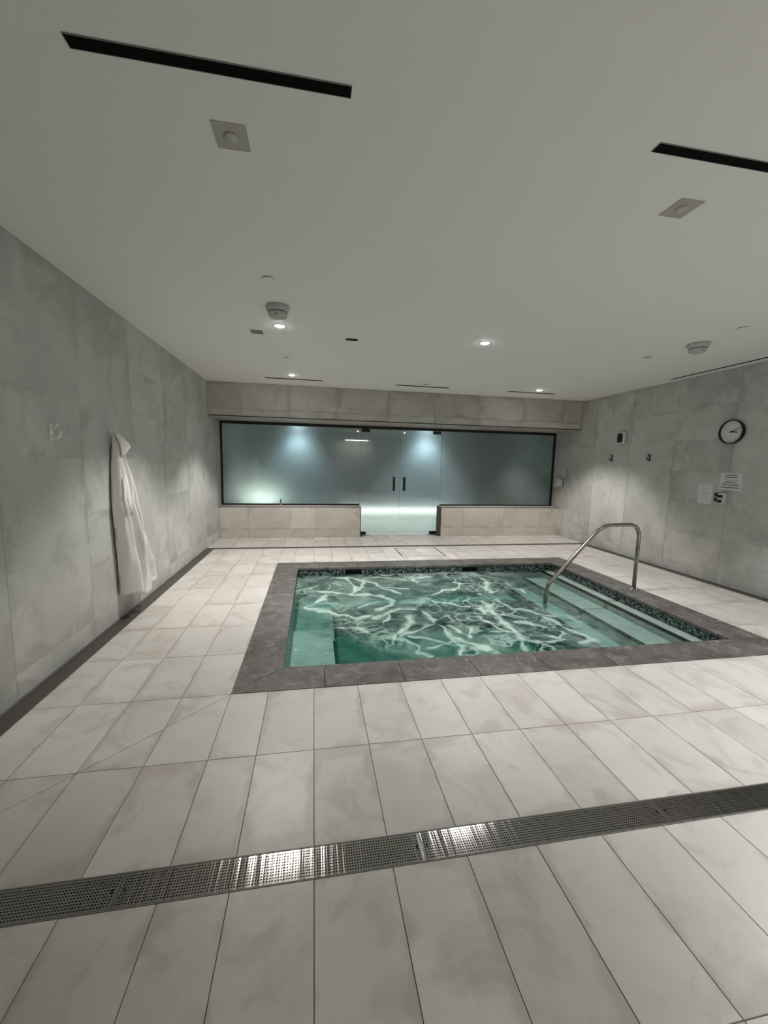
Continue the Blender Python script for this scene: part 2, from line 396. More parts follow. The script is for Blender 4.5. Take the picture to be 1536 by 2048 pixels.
# ------------------------------------------------------------------ linear drain with perforated grates
dr = thing('linear_drain', 'long stainless steel floor drain with perforated grates across the foreground', 'drain', (XL, G0, 0))
L = XR - XL; W = G1 - G0
bm = bmesh.new()
add_box(bm, 0, L, 0, W, -0.075, -0.070); add_box(bm, 0, L, 0, 0.004, -0.070, 0.001); add_box(bm, 0, L, W-0.004, W, -0.070, 0.001)
done(bm, 'channel', m_grey, dr)
def grate(xa, xb):
    """plate with real square holes"""
    p = 0.0103; hw = 0.0026
    y0, y1 = 0.006, W-0.006; mb = 0.0105
    n = int((xb - xa - 2*0.006) / p); nr = 10
    py = (y1 - y0 - 2*mb) / (nr - 1)
    V = []; Fc = []
    zt, zb = 0.0, -0.004
    def quad(a, b, c, d, z):
        i = len(V); V.extend([(a, c, z), (b, c, z), (b, d, z), (a, d, z)]); Fc.append((i, i+1, i+2, i+3))
    xs = [xa + 0.006 + p*(k+0.5) for k in range(n)]
    ys = [y0 + mb + py*k for k in range(nr)]
    edges = [y0] + [v for y in ys for v in (y-hw, y+hw)] + [y1]
    for k in range(0, len(edges), 2): quad(xa, xb, edges[k], edges[k+1], zt)
    xe = [xa] + [v for x in xs for v in (x-hw, x+hw)] + [xb]
    for y in ys:
        for k in range(0, len(xe), 2): quad(xe[k], xe[k+1], y-hw, y+hw, zt)
        for x in xs:
            i = len(V)
            for z in (zt, zb):
                V.extend([(x-hw, y-hw, z), (x+hw, y-hw, z), (x+hw, y+hw, z), (x-hw, y+hw, z)])
            for k in range(4): Fc.append((i+k, i+(k+1)%4, i+4+(k+1)%4, i+4+k))
    # outer lip
    i = len(V); V.extend([(xa,y0,zt),(xb,y0,zt),(xb,y1,zt),(xa,y1,zt),(xa,y0,zb),(xb,y0,zb),(xb,y1,zb),(xa,y1,zb)])
    for k in range(4): Fc.append((i+k, i+(k+1)%4, i+4+(k+1)%4, i+4+k))
    me = bpy.data.meshes.new('grate'); me.from_pydata(V, [], Fc); me.update()
    return link('grate', me, dr, None, m_grate)
x = 0.0
for xe_ in (1.14, 2.26, 3.38, 4.50, 5.62, L):
    g_ = grate(x+0.0008, xe_-0.0008)
    # a pair of dark lifting slots near the end of each grate
    for q in (0.021, xe_-x-0.021):
        s_ = bmesh.new(); add_box(s_, -0.0022, 0.0022, -0.008, 0.008, 0.0002, 0.0006)
        done(s_, 'lifting_slot', m_void, g_, (xe_-q, W/2, 0))
    x = xe_

# ------------------------------------------------------------------ walls
def wall(name, plane, at, a0, a1, b0, b1, ajoints, bjoints, nrm, M, thick=0.12, kind='structure'):
    """plane 'x': wall in YZ at x=at; 'y': wall in XZ at y=at. nrm = direction the face looks (+1/-1)"""
    T = 0.004
    def bb(u0, u1, v0, v1, d0, d1):
        lo, hi = sorted((at - nrm*d0, at - nrm*d1))
        return (lo, hi, u0, u1, v0, v1) if plane == 'x' else (u0, u1, lo, hi, v0, v1)
    base = tag(box(name, m_grout_wall, bb(a0, a1, b0, b1, T, thick)), kind=kind)
    A = [a0] + [a for a in ajoints if a0+0.01 < a < a1-0.01] + [a1]; B = [b0] + [b for b in bjoints if b0+0.01 < b < b1-0.01] + [b1]
    gj = 0.0013; cache = {}
    for i in range(len(A)-1):
        for j in range(len(B)-1):
            w_, h_ = A[i+1]-A[i]-2*gj, B[j+1]-B[j]-2*gj
            key = (round(w_, 4), round(h_, 4))
            if key not in cache:
                bm = bmesh.new()
                if plane == 'x': add_box(bm, -T, T, -w_/2, w_/2, -h_/2, h_/2)
                else: add_box(bm, -w_/2, w_/2, -T, T, -h_/2, h_/2)
                bmesh.ops.recalc_face_normals(bm, faces=bm.faces)
                me = bpy.data.meshes.new('wall_tile'); bm.to_mesh(me); bm.free(); me.materials.append(M); cache[key] = me
            ca, cb = (A[i]+A[i+1])/2, (B[j]+B[j+1])/2; d = at - nrm*(T + random.uniform(-0.0003, 0.0003))
            link('tile', cache[key], base, (d, ca, cb) if plane == 'x' else (ca, d, cb))
    return base
ZJ = [2.4295, 1.977, 1.5245, 1.072, 0.6195, 0.167]
LJ = [3.62 + 0.91*k for k in range(-8, 6)]
RJ = [4.485 + 0.885*k for k in range(-9, 5)]
wall('wall_left', 'x', XL, YR, YG, 0.0, H, LJ, ZJ, 1, m_wall)
wall('wall_right', 'x', XR, YR, YG+0.01, 0.0, H, RJ, ZJ, -1, m_wall, 0.12)
XJ = [-1.27, -0.45, 0.44, 1.36, 2.275, 3.195, 4.11, 4.995]
# fascia above the glass wall
wall('wall_back_fascia', 'y', YF, XL, XR, ZF+0.012, H, XJ, [2.43], -1, m_wall_y, 0.94)
tag(box('trim_soffit_gap', m_black, (XL+0.02, XR-0.02, YF-0.001, YF+0.03, ZF, ZF+0.012)), kind='structure')
tag(box('trim_soffit', m_wall_y, (XL, XR, YF+0.03, YG+0.03, ZF+0.001, ZF+0.012)), kind='structure')
DX0, DX1 = 0.95, 2.685
wl = wall('wall_low_left', 'y', YB, XL, DX0, 0.0, ZW, XJ+[0.03], [0.18], -1, m_low, 0.34)
wr = wall('wall_low_right', 'y', YB, DX1, XR, 0.0, ZW, XJ, [0.18], -1, m_low, 0.34)
for (a, b, par) in ((XL, DX0, wl), (DX1, XR, wr)):
    box('sill', m_low, (a, b, YB-0.004, YG+0.02, ZW, ZW+0.006), par)
    box('sill_edge', m_black, (a, b, YB-0.006, YB+0.002, ZW-0.004, ZW+0.004), par)
box('corner_trim', m_black, (DX0, DX0+0.012, YB-0.004, YB+0.01, 0, ZW), wl)
box('corner_trim', m_black, (DX1-0.012, DX1, YB-0.004, YB+0.01, 0, ZW), wr)
# rear part of the room, behind the photographer (seen only as a reflection in the glass)
ROX0, ROX1 = 0.85, 2.9
wrear = tag(box('wall_rear', m_wall, (XL-0.1, ROX0, YR-0.12, YR, 0, H)), kind='structure')
box('panel', m_wall, (ROX1, XR+0.1, YR-0.12, YR, 0, H), wrear)
box('panel', m_wall, (ROX0, ROX1, YR-0.12, YR, 2.6, H), wrear)
cor = tag(box('wall_corridor_end', m_wall, (ROX0-0.2, ROX1+0.6, YR-2.4, YR-2.3, 0, H)), kind='structure')
box('panel', m_wall, (ROX0-0.2, ROX0-0.1, YR-2.3, YR-0.12, 0, H), cor)
box('panel', m_wall, (ROX1+0.5, ROX1+0.6, YR-2.3, YR-0.12, 0, H), cor)

# ------------------------------------------------------------------ ceiling
ceil = tag(box('ceiling', m_ceil, (XL-0.1, XR+0.2, YR-2.4, YF+0.02, H, H+0.1)), kind='structure')

def slot(label, x0, x1, y0, y1, group=None):
    o = thing('slot_diffuser', label, 'air vent', ((x0+x1)/2, (y0+y1)/2, H), 0, group)
    hx, hy = (x1-x0)/2, (y1-y0)/2
    box('recess', m_void, (-hx, hx, -hy, hy, -0.002, 0.001), o)
    bm = bmesh.new(); e = 0.002
    add_box(bm, -hx-e, hx+e, -hy-e, -hy, -0.0035, 0.001); add_box(bm, -hx-e, hx+e, hy, hy+e, -0.0035, 0.001)
    add_box(bm, -hx-e, -hx, -hy, hy, -0.0035, 0.001); add_box(bm, hx, hx+e, -hy, hy, -0.0035, 0.001)
    done(bm, 'rim', m_grey, o); return o
slot('wide black slot diffuser in the near ceiling, left, wholly in view', -0.795, 0.132, 1.618, 1.665, 'near slot diffusers')
slot('wide black slot diffuser in the near ceiling, cut off by the right edge', 1.413, 2.34, 1.616, 1.662, 'near slot diffusers')
for x0, x1, l in ((-0.786, 0.141, 'left'), (1.407, 2.347, 'middle'), (3.483, 4.41, 'right')):
    slot('thin dark slot diffuser along the far ceiling edge above the glass wall, %s of three' % l, x0, x1, 6.985, 7.045, 'far slot diffusers')
slot('long thin dark slot diffuser along the ceiling beside the right wall', 5.262, 5.30, 2.2, 5.40)

def disc(label, x, y, r=0.045):
    o = thing('sprinkler_cover', label, 'sprinkler', (x, y, H), 0, 'flat sprinkler cover discs')
    bm = bmesh.new(); add_lathe(bm, [(r*0.7, 0.0), (r*0.72, -0.006)], n=28); done(bm, 'collar', m_grey, o)
    bm = bmesh.new(); add_lathe(bm, [(r, -0.006), (r, -0.009), (r*0.96, -0.011)], n=28); done(bm, 'cover_plate', m_ceil, o)
disc('flat sprinkler cover disc in the ceiling nearer than the left smoke detector', -0.336, 3.28)
disc('flat sprinkler cover disc in the ceiling between the two left downlights', -0.352, 5.64)
disc('flat sprinkler cover disc in the far right ceiling near the right far downlight', 3.945, 5.67)
disc('flat sprinkler cover disc in the ceiling at the right edge, nearer than the right detector', 3.99, 3.34)

def downlight(label, x, y, on, watt, group, col=LC):
    o = thing('downlight', label, 'downlight', (x, y, H), 0, group)
    bm = bmesh.new(); add_lathe(bm, [(0.062, 0.0), (0.062, -0.003), (0.045, -0.004), (0.0432, 0.0)], n=32, cap=False); done(bm, 'trim_ring', m_ceil, o)
    bm = bmesh.new(); add_lathe(bm, [(0.0432, 0.0), (0.040, -0.006), (0.025, -0.012), (0.0, -0.014)], n=32)
    done(bm, 'lens', m_lens if on else m_patch, o, smooth=True)
    if on: lamp(x, y, H-0.035, watt, o, col=col)
def lamp(x, y, z, watt, parent=None, size=104, blend=0.45, col=LC, name='lamp_light'):
    ld = bpy.data.lights.new(name, 'SPOT'); ld.energy = watt; ld.color = col; ld.spot_size = math.radians(size); ld.spot_blend = blend
    ld.shadow_soft_size = 0.035
    l = bpy.data.objects.new(name, ld); C.objects.link(l); l.location = (x, y, z)
    if parent: l.parent = parent; l.location = (0, 0, z-H)
    return l
names = ['lit downlight just beyond the left smoke detector', 'brightest lit downlight, alone in the middle of the ceiling', 'unlit flush downlight beyond the right smoke detector',
         'lit downlight at the far left beside a thin slot diffuser', 'unlit flush downlight by the middle far slot diffuser', 'lit downlight at the far right beside a thin slot diffuser']
for (x, y, on, wt), nm in zip(LAMPS, names): downlight(nm, x, y, on, wt, 'round ceiling downlights', LW if x > 1 and y < 5 else LC)
for (x, y, wt), nm in zip(NEAR, ('lit downlight in the ceiling just beyond the right edge of the view', 'lit downlight in the ceiling behind the viewpoint, over the middle of the floor', 'lit downlight in the ceiling behind the viewpoint, by the right wall')):
    downlight(nm, x, y, 1, wt, 'ceiling downlights out of view', LW)

def square(label, x, y):
    o = thing('square_fitting', label, 'ceiling light', (x, y, H), 0, 'square unlit ceiling fittings'); a = 0.068
    box('plate', m_patch, (-a, a, -a, a, -0.003, 0.001), o)
    box('rim', m_offwhite, (-a, a, -a-0.003, -a, -0.004, 0.001), o); box('rim', m_offwhite, (-a, a, a, a+0.003, -0.004, 0.001), o)
    bm = bmesh.new(); add_lathe(bm, [(0.030, -0.003), (0.026, -0.009), (0.0, -0.013)], n=24); done(bm, 'lens', m_offwhite, o, smooth=True)
square('unlit square beige fitting in the near ceiling below the left black slot', -0.342, 1.945)
square('unlit square beige fitting in the near ceiling at the upper right', 1.872, 1.96)

def vent(label, x0, x1, y0, y1, M, grp):
    o = thing('ceiling_vent', label, 'air vent', ((x0+x1)/2, (y0+y1)/2, H), 0, grp); hx, hy = (x1-x0)/2, (y1-y0)/2
    box('recess', M, (-hx, hx, -hy, hy, -0.003, 0.001), o)
    bm = bmesh.new(); e = 0.014
    for b in ((-hx-e, hx+e, -hy-e, -hy), (-hx-e, hx+e, hy, hy+e), (-hx-e, -hx, -hy, hy), (hx, hx+e, -hy, hy)): add_box(bm, *b, -0.005, 0.001)
    done(bm, 'frame', m_ceil, o)
    for k in range(4):
        yy = -hy + (k+0.5)*2*hy/4
        box('louver', m_grey if M is not m_void else m_black, (-hx, hx, yy-0.004, yy+0.004, -0.0045, -0.003), o)
vent('small grey louvred ceiling vent left of the smoke detector', -0.655, -0.530, 4.52, 4.66, mat('vent_grey', (0.20, 0.20, 0.185), 0.6), 'small rectangular ceiling vents')
vent('small black rectangular ceiling vent near the middle of the ceiling', 0.345, 0.475, 4.57, 4.655, m_void, 'small rectangular ceiling vents')

def detector(label, x, y):
    o = thing('smoke_detector', label, 'smoke detector', (x, y, H), 0.4, 'round smoke detectors')
    bm = bmesh.new(); add_lathe(bm, [(0.100, 0.0), (0.102, -0.018), (0.092, -0.045), (0.084, -0.050)], n=40); done(bm, 'base', m_offwhite, o, smooth=True)
    bm = bmesh.new(); add_lathe(bm, [(0.080, -0.050), (0.080, -0.056)], n=40); done(bm, 'gap', m_black, o)
    bm = bmesh.new(); add_lathe(bm, [(0.084, -0.056), (0.080, -0.074), (0.058, -0.096), (0.030, -0.104), (0.0, -0.105)], n=40)
    done(bm, 'dome', m_offwhite, o, smooth=True)
    for k in range(3):
        a = 2*PI*k/3; bm = bmesh.new(); add_box(bm, -0.014, 0.014, -0.003, 0.003, -0.005, 0.005)
        b = done(bm, 'sensor_slot', m_grey, o, (0.072*math.cos(a), 0.072*math.sin(a), -0.082)); b.rotation_euler = (0, 0, a+PI/2)
detector('white round smoke detector on the left of the ceiling beside a lit downlight', -0.315, 3.83)
detector('white round smoke detector on the right of the ceiling', 4.06, 3.85)

# ------------------------------------------------------------------ pool
pool = thing('spa_pool', 'square whirlpool of green water with dark stone coping and steps', 'pool', ((PX0+PX1)/2, (PY0+PY1)/2, 0))
PC = Vector(((PX0+PX1)/2, (PY0+PY1)/2, 0))
def pbox(name, M, b, bevel=0, parent=None):
    return box(name, M, (b[0]-PC.x, b[1]-PC.x, b[2]-PC.y, b[3]-PC.y, b[4], b[5]), parent or pool, bevel)
OV = 0.012   # coping overhang
BX0, BX1, BY0, BY1 = QX0-OV, QX1+OV, QY0-OV, QY1+OV
FZ = -0.85
bm = bmesh.new()
def pb(b): add_box(bm, b[0]-PC.x, b[1]-PC.x, b[2]-PC.y, b[3]-PC.y, b[4], b[5])
pb((BX0-0.12, BX1+0.12, BY0-0.12, BY1+0.12, FZ-0.1, FZ))
pb((BX0-0.12, BX0, BY0-0.12, BY1+0.12, FZ, -0.062)); pb((BX1, BX1+0.12, BY0-0.12, BY1+0.12, FZ, -0.062))
pb((BX0, BX1, BY0-0.12, BY0, FZ, -0.062)); pb((BX0, BX1, BY1, BY1+0.12, FZ, -0.062))
done(bm, 'basin', m_plaster, pool)
# substrate ring under the coping (between basin and floor slab)
bm = bmesh.new()
for b in ((PX0+0.021, PX1-0.021, PY0+0.021, BY0, ), (PX0+0.021, PX1-0.021, BY1, PY1-0.021), (PX0+0.021, BX0, BY0, BY1), (BX1, PX1-0.021, BY0, BY1)):
    add_box(bm, b[0]-PC.x, b[1]-PC.x, b[2]-PC.y, b[3]-PC.y, -0.06, -0.0305)
done(bm, 'coping_bed', m_concrete, pool)
# steps along the right, seat round the left and back, higher corner seat at front left
S1X, S2X, S3X = 3.635, 3.30, 3.02
Z1, Z2, Z3 = -0.130, -0.225, -0.36
steps = [('step', (S1X, BX1, BY0, BY1, FZ, Z1)), ('step', (S2X, S1X, BY0, BY1, FZ, Z2)), ('step', (S3X, S2X, BY0, BY1, FZ, Z3))]
for nm, b in steps:
    s_ = pbox(nm, m_plaster, b)
    pbox('nosing', m_mos[0], (b[0]-0.003, b[0]+0.016, b[2], b[3], b[5]-0.028, b[5]+0.002), parent=s_)
pbox('bench', m_plaster, (BX0, 0.20, BY0, 4.35, FZ, -0.33))
pbox('bench', m_plaster, (BX0, 0.24, 4.35, BY1, FZ, -0.47))
pbox('bench', m_plaster, (0.24, S3X, 5.42, BY1, FZ, -0.47))
# waterline mosaic: small glass tiles, four rows
bm = bmesh.new(); tz = 0.0235; top = -0.034
def mosaic(axis, at, a0, a1, nrm):
    n = int((a1-a0)/tz); st = (a1-a0)/n
    for i in range(n):
        for j in range(5):
            z1 = top - j*tz - 0.001; z0 = z1 - tz + 0.002
            mi = random.choices([0, 1, 2, 3], [0.34, 0.30, 0.24, 0.12])[0]
            u0, u1 = a0+i*st+0.001, a0+(i+1)*st-0.001; d = 0.004
            lo, hi = sorted((at, at+nrm*d))
            if axis == 'x': add_box(bm, lo-PC.x, hi-PC.x, u0-PC.y, u1-PC.y, z0, z1, mi)
            else: add_box(bm, u0-PC.x, u1-PC.x, lo-PC.y, hi-PC.y, z0, z1, mi)
SK = [(0.46, 0.70), (2.27, 2.52)]
def band_y(at, nrm, gaps):
    x = BX0
    for a, b in gaps + [(BX1, BX1)]:
        mosaic('y', at, x, a, nrm); x = b
band_y(BY1, -1, SK); band_y(BY0, 1, [])
mosaic('x', BX0, BY0, BY1, 1); mosaic('x', BX1, BY0, BY1, -1)
mo = done(bm, 'mosaic_band', None, pool)
for M in m_mos: mo.data.materials.append(M)
tag(mo, 'glass mosaic waterline in black, green and grey', kind='stuff')
for a, b in SK:
    s_ = pbox('skimmer_opening', m_void, (a, b, BY1-0.012, BY1, -0.104, -0.040))
    pbox('skimmer_frame', m_black, (a-0.006, b+0.006, BY1-0.016, BY1-0.0125, -0.044, -0.038), parent=s_)
# coping stones with mitred corners
CH = 0.0015
def cop(poly): return prism('coping_stone', [(x-PC.x, y-PC.y) for x, y in poly], -0.030, 0.002, m_coping, pool, 0.002)
xj = [0.078, 0.65, 1.222, 1.793, 2.365, 2.937, 3.51]
yj = [3.50, 4.07, 4.64, 5.21]
def inset(a, b): return a+CH, b-CH
xs = [None] + xj + [None]
for i in range(len(xs)-1):
    a = xs[i]; b = xs[i+1]
    oa, ia = (PX0, QX0) if a is None else (a+CH, a+CH)
    ob, ib = (PX1, QX1) if b is None else (b-CH, b-CH)
    ea = 0.002 if a is None else 0; eb = 0.002 if b is None else 0
    cop([(oa+ea, PY0+CH), (ob-eb, PY0+CH), (ib-eb, QY0), (ia+ea, QY0)])
    if b is None:   # rounded inner corner at the far right
        arc = [(QX1-0.10+0.10*math.sin(PI/2*k/6), QY1-0.10+0.10*math.cos(PI/2*k/6)) for k in range(0, 4)]
        cop([(ia+ea, QY1)] + arc + [(ob-eb, PY1-CH), (oa+ea, PY1-CH)])
    else: cop([(ia+ea, QY1), (ib-eb, QY1), (ob-eb, PY1-CH), (oa+ea, PY1-CH)])
ys = [None] + yj + [None]
for i in range(len(ys)-1):
    a = ys[i]; b = ys[i+1]
    oa, ia = (PY0, QY0) if a is None else (a+CH, a+CH)
    ob, ib = (PY1, QY1) if b is None else (b-CH, b-CH)
    ea = 0.002 if a is None else 0; eb = 0.002 if b is None else 0
    cop([(PX0+CH, oa+ea), (QX0, ia+ea), (QX0, ib-eb), (PX0+CH, ob-eb)])
    if b is None:
        arc = [(QX1-0.10+0.10*math.sin(PI/2*k/6), QY1-0.10+0.10*math.cos(PI/2*k/6)) for k in range(6, 2, -1)]
        cop([(PX1-CH, ob-eb), (PX1-CH, oa+ea), (QX1, ia+ea)][1:] + arc + [(PX1-CH, ob-eb)])
    else: cop([(QX1, ia+ea), (PX1-CH, oa+ea), (PX1-CH, ob-eb), (QX1, ib-eb)])
# water body: rippled top, closed box; foam swirls are stored per vertex
# foam swirls: (half width, points on the water)
FOAM = [(0.034, [(0.26, 5.6), (0.52, 5.58), (0.69, 5.47), (0.8, 5.33), (0.89, 5.16), (1.0, 4.96), (1.07, 4.84)]),
        (0.05, [(0.02, 5.06), (0.17, 4.97), (0.39, 4.92), (0.62, 4.89), (0.83, 4.79), (0.92, 4.62), (0.86, 4.44), (0.75, 4.31)]),
        (0.03, [(0.45, 5.58), (0.52, 5.28), (0.54, 5.01), (0.44, 4.91)]),
        (0.03, [(0.69, 5.51), (0.62, 5.11), (0.54, 4.97)]),
        (0.045, [(0.17, 4.94), (0.04, 4.69), (-0.08, 4.49), (0.15, 4.32), (0.34, 4.17), (0.45, 4.08), (0.61, 4.14)]),
        (0.025, [(0.07, 4.33), (0.23, 4.3), (0.3, 4.2)]),
        (0.02, [(0.52, 4.39), (0.64, 4.53), (0.75, 4.58)]),
        (0.022, [(0.79, 5.29), (0.96, 5.14), (1.22, 5.05)]),
        (0.022, [(0.76, 5.64), (0.96, 5.56), (1.21, 5.51), (1.44, 5.34)]),
        (0.05, [(0.67, 4.06), (0.87, 4.27), (1.04, 4.29), (1.22, 4.26), (1.26, 4.09), (1.28, 3.84), (1.33, 3.65), (1.37, 3.44), (1.43, 3.32), (1.53, 3.24)]),
        (0.03, [(1.26, 3.84), (1.12, 3.81), (0.96, 3.7), (0.84, 3.59), (0.88, 3.43), (0.91, 3.32), (0.9, 3.18)]),
        (0.045, [(1.01, 4.07), (0.93, 3.83), (0.84, 3.67), (0.78, 3.58), (0.82, 3.51)]),
        (0.025, [(0.93, 3.58), (1.07, 3.52), (1.23, 3.4), (1.3, 3.45)]),
        (0.022, [(1.34, 3.74), (1.31, 3.53), (1.31, 3.34), (1.26, 3.17)]),
        (0.02, [(1.0, 3.34), (1.17, 3.39), (1.34, 3.33)]),
        (0.022, [(1.41, 3.78), (1.48, 3.59), (1.49, 3.49), (1.6, 3.67)]),
        (0.03, [(1.38, 4.74), (1.62, 4.86), (1.88, 5.02), (2.01, 5.17), (1.92, 5.22)]),
        (0.025, [(1.41, 4.54), (1.55, 4.43), (1.68, 4.35), (1.93, 4.36)]),
        (0.04, [(1.9, 4.33), (1.92, 4.12), (1.94, 3.91)]),
        (0.06, [(0.45, 3.8), (0.54, 3.77)]),
        (0.02, [(0.21, 3.88), (0.31, 3.84), (0.42, 3.86)]),
        (0.03, [(0.89, 3.22), (1.0, 3.17)]),
        (0.022, [(1.51, 5.53), (1.71, 5.55), (1.35, 5.41)]),
        (0.02, [(0.69, 3.91), (0.78, 4.04), (0.83, 4.19)]),
        (0.055, [(2.0, 4.44), (2.01, 4.37), (2.0, 4.13), (1.98, 3.85), (1.96, 3.61), (1.95, 3.39), (1.92, 3.2)]),
        (0.03, [(1.8, 3.98), (1.83, 3.77), (1.88, 3.57)]),
        (0.03, [(2.26, 4.48), (2.29, 4.21), (2.46, 4.13), (2.54, 3.95), (2.64, 3.88)]),
        (0.025, [(2.12, 3.84), (2.23, 3.72), (2.34, 3.66), (2.43, 3.55), (2.48, 3.46)]),
        (0.035, [(2.51, 3.9), (2.58, 3.73), (2.62, 3.53), (2.65, 3.39), (2.66, 3.31), (2.51, 3.2)]),
        (0.045, [(2.44, 5.35), (2.35, 5.08), (2.29, 4.76), (2.44, 4.81)]),
        (0.022, [(2.58, 4.98), (2.72, 4.88), (2.74, 4.72)]),
        (0.02, [(2.4, 5.26), (2.58, 5.26)]),
        (0.03, [(1.71, 3.6), (1.86, 3.62), (1.96, 3.52)]),
        (0.04, [(2.39, 3.56), (2.48, 3.5), (2.36, 3.38), (2.3, 3.46)]),
        (0.02, [(2.19, 4.55), (2.11, 4.71)]),
        (0.025, [(2.02, 3.34), (2.2, 3.32), (2.4, 3.34)]),
        (0.02, [(2.07, 4.0), (2.2, 3.99), (2.27, 3.87)])]
nx, ny = 420, 300
V = []; Fc = []
def wave(x, y):
    t_ = min(1, max(0, (3.5-x)/0.8))
    p = Vector((x, y, 0))
    w1 = noise.fractal(p*2.2 + Vector((3, 1, 0)), 1.0, 2.0, 2); w2 = noise.noise(p*7.0 + Vector((0, 0, 5)))
    w3 = noise.noise(Vector((x*15, y*15, 2)))
    lft = 1.3 if x < 0.3 and y < 4.6 else 1.0
    return (0.35+0.65*t_)*(0.008*w1 + 0.006*w2 + 0.0028*w3*lft)
for j in range(ny):
    for i in range(nx):
        x = BX0-0.01 + (BX1-BX0+0.02)*i/(nx-1); y = BY0-0.01 + (BY1-BY0+0.02)*j/(ny-1)
        V.append((x-PC.x, y-PC.y, WZ+wave(x, y)))
for j in range(ny-1):
    for i in range(nx-1):
        a = j*nx+i; Fc.append((a, a+1, a+nx+1, a+nx))
rim = [i for i in range(nx)] + [j*nx+nx-1 for j in range(1, ny)] + [(ny-1)*nx+i for i in range(nx-2, -1, -1)] + [j*nx for j in range(ny-2, 0, -1)]
b0 = len(V)
for k in rim: V.append((V[k][0], V[k][1], FZ-0.02))
n_ = len(rim)
for k in range(n_): Fc.append((rim[k], b0+k, b0+(k+1)%n_, rim[(k+1)%n_]))
Fc.append([b0+k for k in range(n_-1, -1, -1)])
me = bpy.data.meshes.new('water'); me.from_pydata(V, [], Fc); me.update()
me.polygons.foreach_set('use_smooth', [i < (nx-1)*(ny-1) for i in range(len(me.polygons))])
import numpy as np
co = np.array([(v[0]+PC.x, v[1]+PC.y) for v in V]); wn = np.zeros(len(V)); wv = np.zeros((len(V), 2))
for k, (x, y) in enumerate(co[:nx*ny]):
    p = Vector((x*3.2, y*3.2, 0)); q = Vector((x*9, y*9, 4))
    n1 = noise.noise_vector(p); n2 = noise.noise_vector(q)
    wv[k] = (n1.x*0.06+n2.x*0.035, n1.y*0.06+n2.y*0.035); wn[k] = noise.noise(Vector((x*6, y*6, 9)))
cw = co + wv; val = np.zeros(len(V))
for w_, pl in FOAM:
    for a, b in zip(pl, pl[1:]):
        a = np.array(a); b = np.array(b); d = b-a; L2 = max((d*d).sum(), 1e-6)
        u = np.clip(((cw-a)@d)/L2, 0, 1); dist = np.linalg.norm(cw-(a+u[:, None]*d), axis=1)
        ww = w_*(0.85+1.3*wn)
        val = np.maximum(val, np.clip(1.25-dist/np.maximum(ww*1.25, 0.004), 0, 1))
val[nx*ny:] = 0
at = me.attributes.new('foam', 'FLOAT', 'POINT'); at.data.foreach_set('value', val.astype(np.float32))
tag(link('water', me, pool, None, m_water), 'churning green water with white foam swirls', kind='stuff')

# ------------------------------------------------------------------ handrail
hr = thing('handrail', 'bent stainless steel handrail from the right coping down into the pool', 'handrail', (4.027, 4.345, 0.002))
pts = [(0, 0, -0.002), (0, 0, 0.845), (-0.525, 0, 0.835), (-1.225, 0, 0.085), (-1.225, 0, -0.36)]
bm = bmesh.new(); add_tube(bm, round_path(pts, [0.17, 0.13, 0.10], 10), 0.0235, 20)
done(bm, 'tube', m_rail, hr, smooth=True)
bm = bmesh.new(); add_lathe(bm, [(0.055, 0.0), (0.055, 0.006), (0.044, 0.012), (0.026, 0.014)], n=32); done(bm, 'flange', m_chrome, hr, smooth=False)
for k in range(3):
    a = 2*PI*k/3+0.5; bm = bmesh.new(); add_cyl(bm, (0.041*math.cos(a), 0.041*math.sin(a), 0.010), (0, 0, 1), 0.006, 0.005, 0.006, 10); done(bm, 'screw', m_chrome, hr)

# ------------------------------------------------------------------ glass wall and doors
ZT = ZF
gw = thing('glass_partition', 'black framed frosted green glass wall of the steam room', 'glass wall', (XL, YG, 0))
GX = XR - XL
bm = bmesh.new(); fr_ = 0.045
add_box(bm, 0.002, GX-0.002, -0.025, 0.025, ZT-0.055, ZT)                                     # head
add_box(bm, 0.002, 0.037, -0.025, 0.025, ZW+0.006, ZT-0.055); add_box(bm, GX-0.037, GX-0.002, -0.025, 0.025, ZW+0.006, ZT-0.055)
add_box(bm, 0.037, DX0-XL, -0.022, 0.022, ZW+0.006, ZW+0.032); add_box(bm, DX1-XL+0.06, GX-0.037, -0.022, 0.022, ZW+0.006, ZW+0.032)
done(bm, 'frame', m_black, gw)
GT = 0.006
J0, J1 = 0.965, 2.745
box('glass_pane', m_glass, (0.037, J0-XL, -GT, GT, ZW+0.032, ZT-0.055), gw)
box('glass_pane', m_glass, (J1-XL, GX-0.037, -GT, GT, ZW+0.032, ZT-0.055), gw)
mid = 1.83
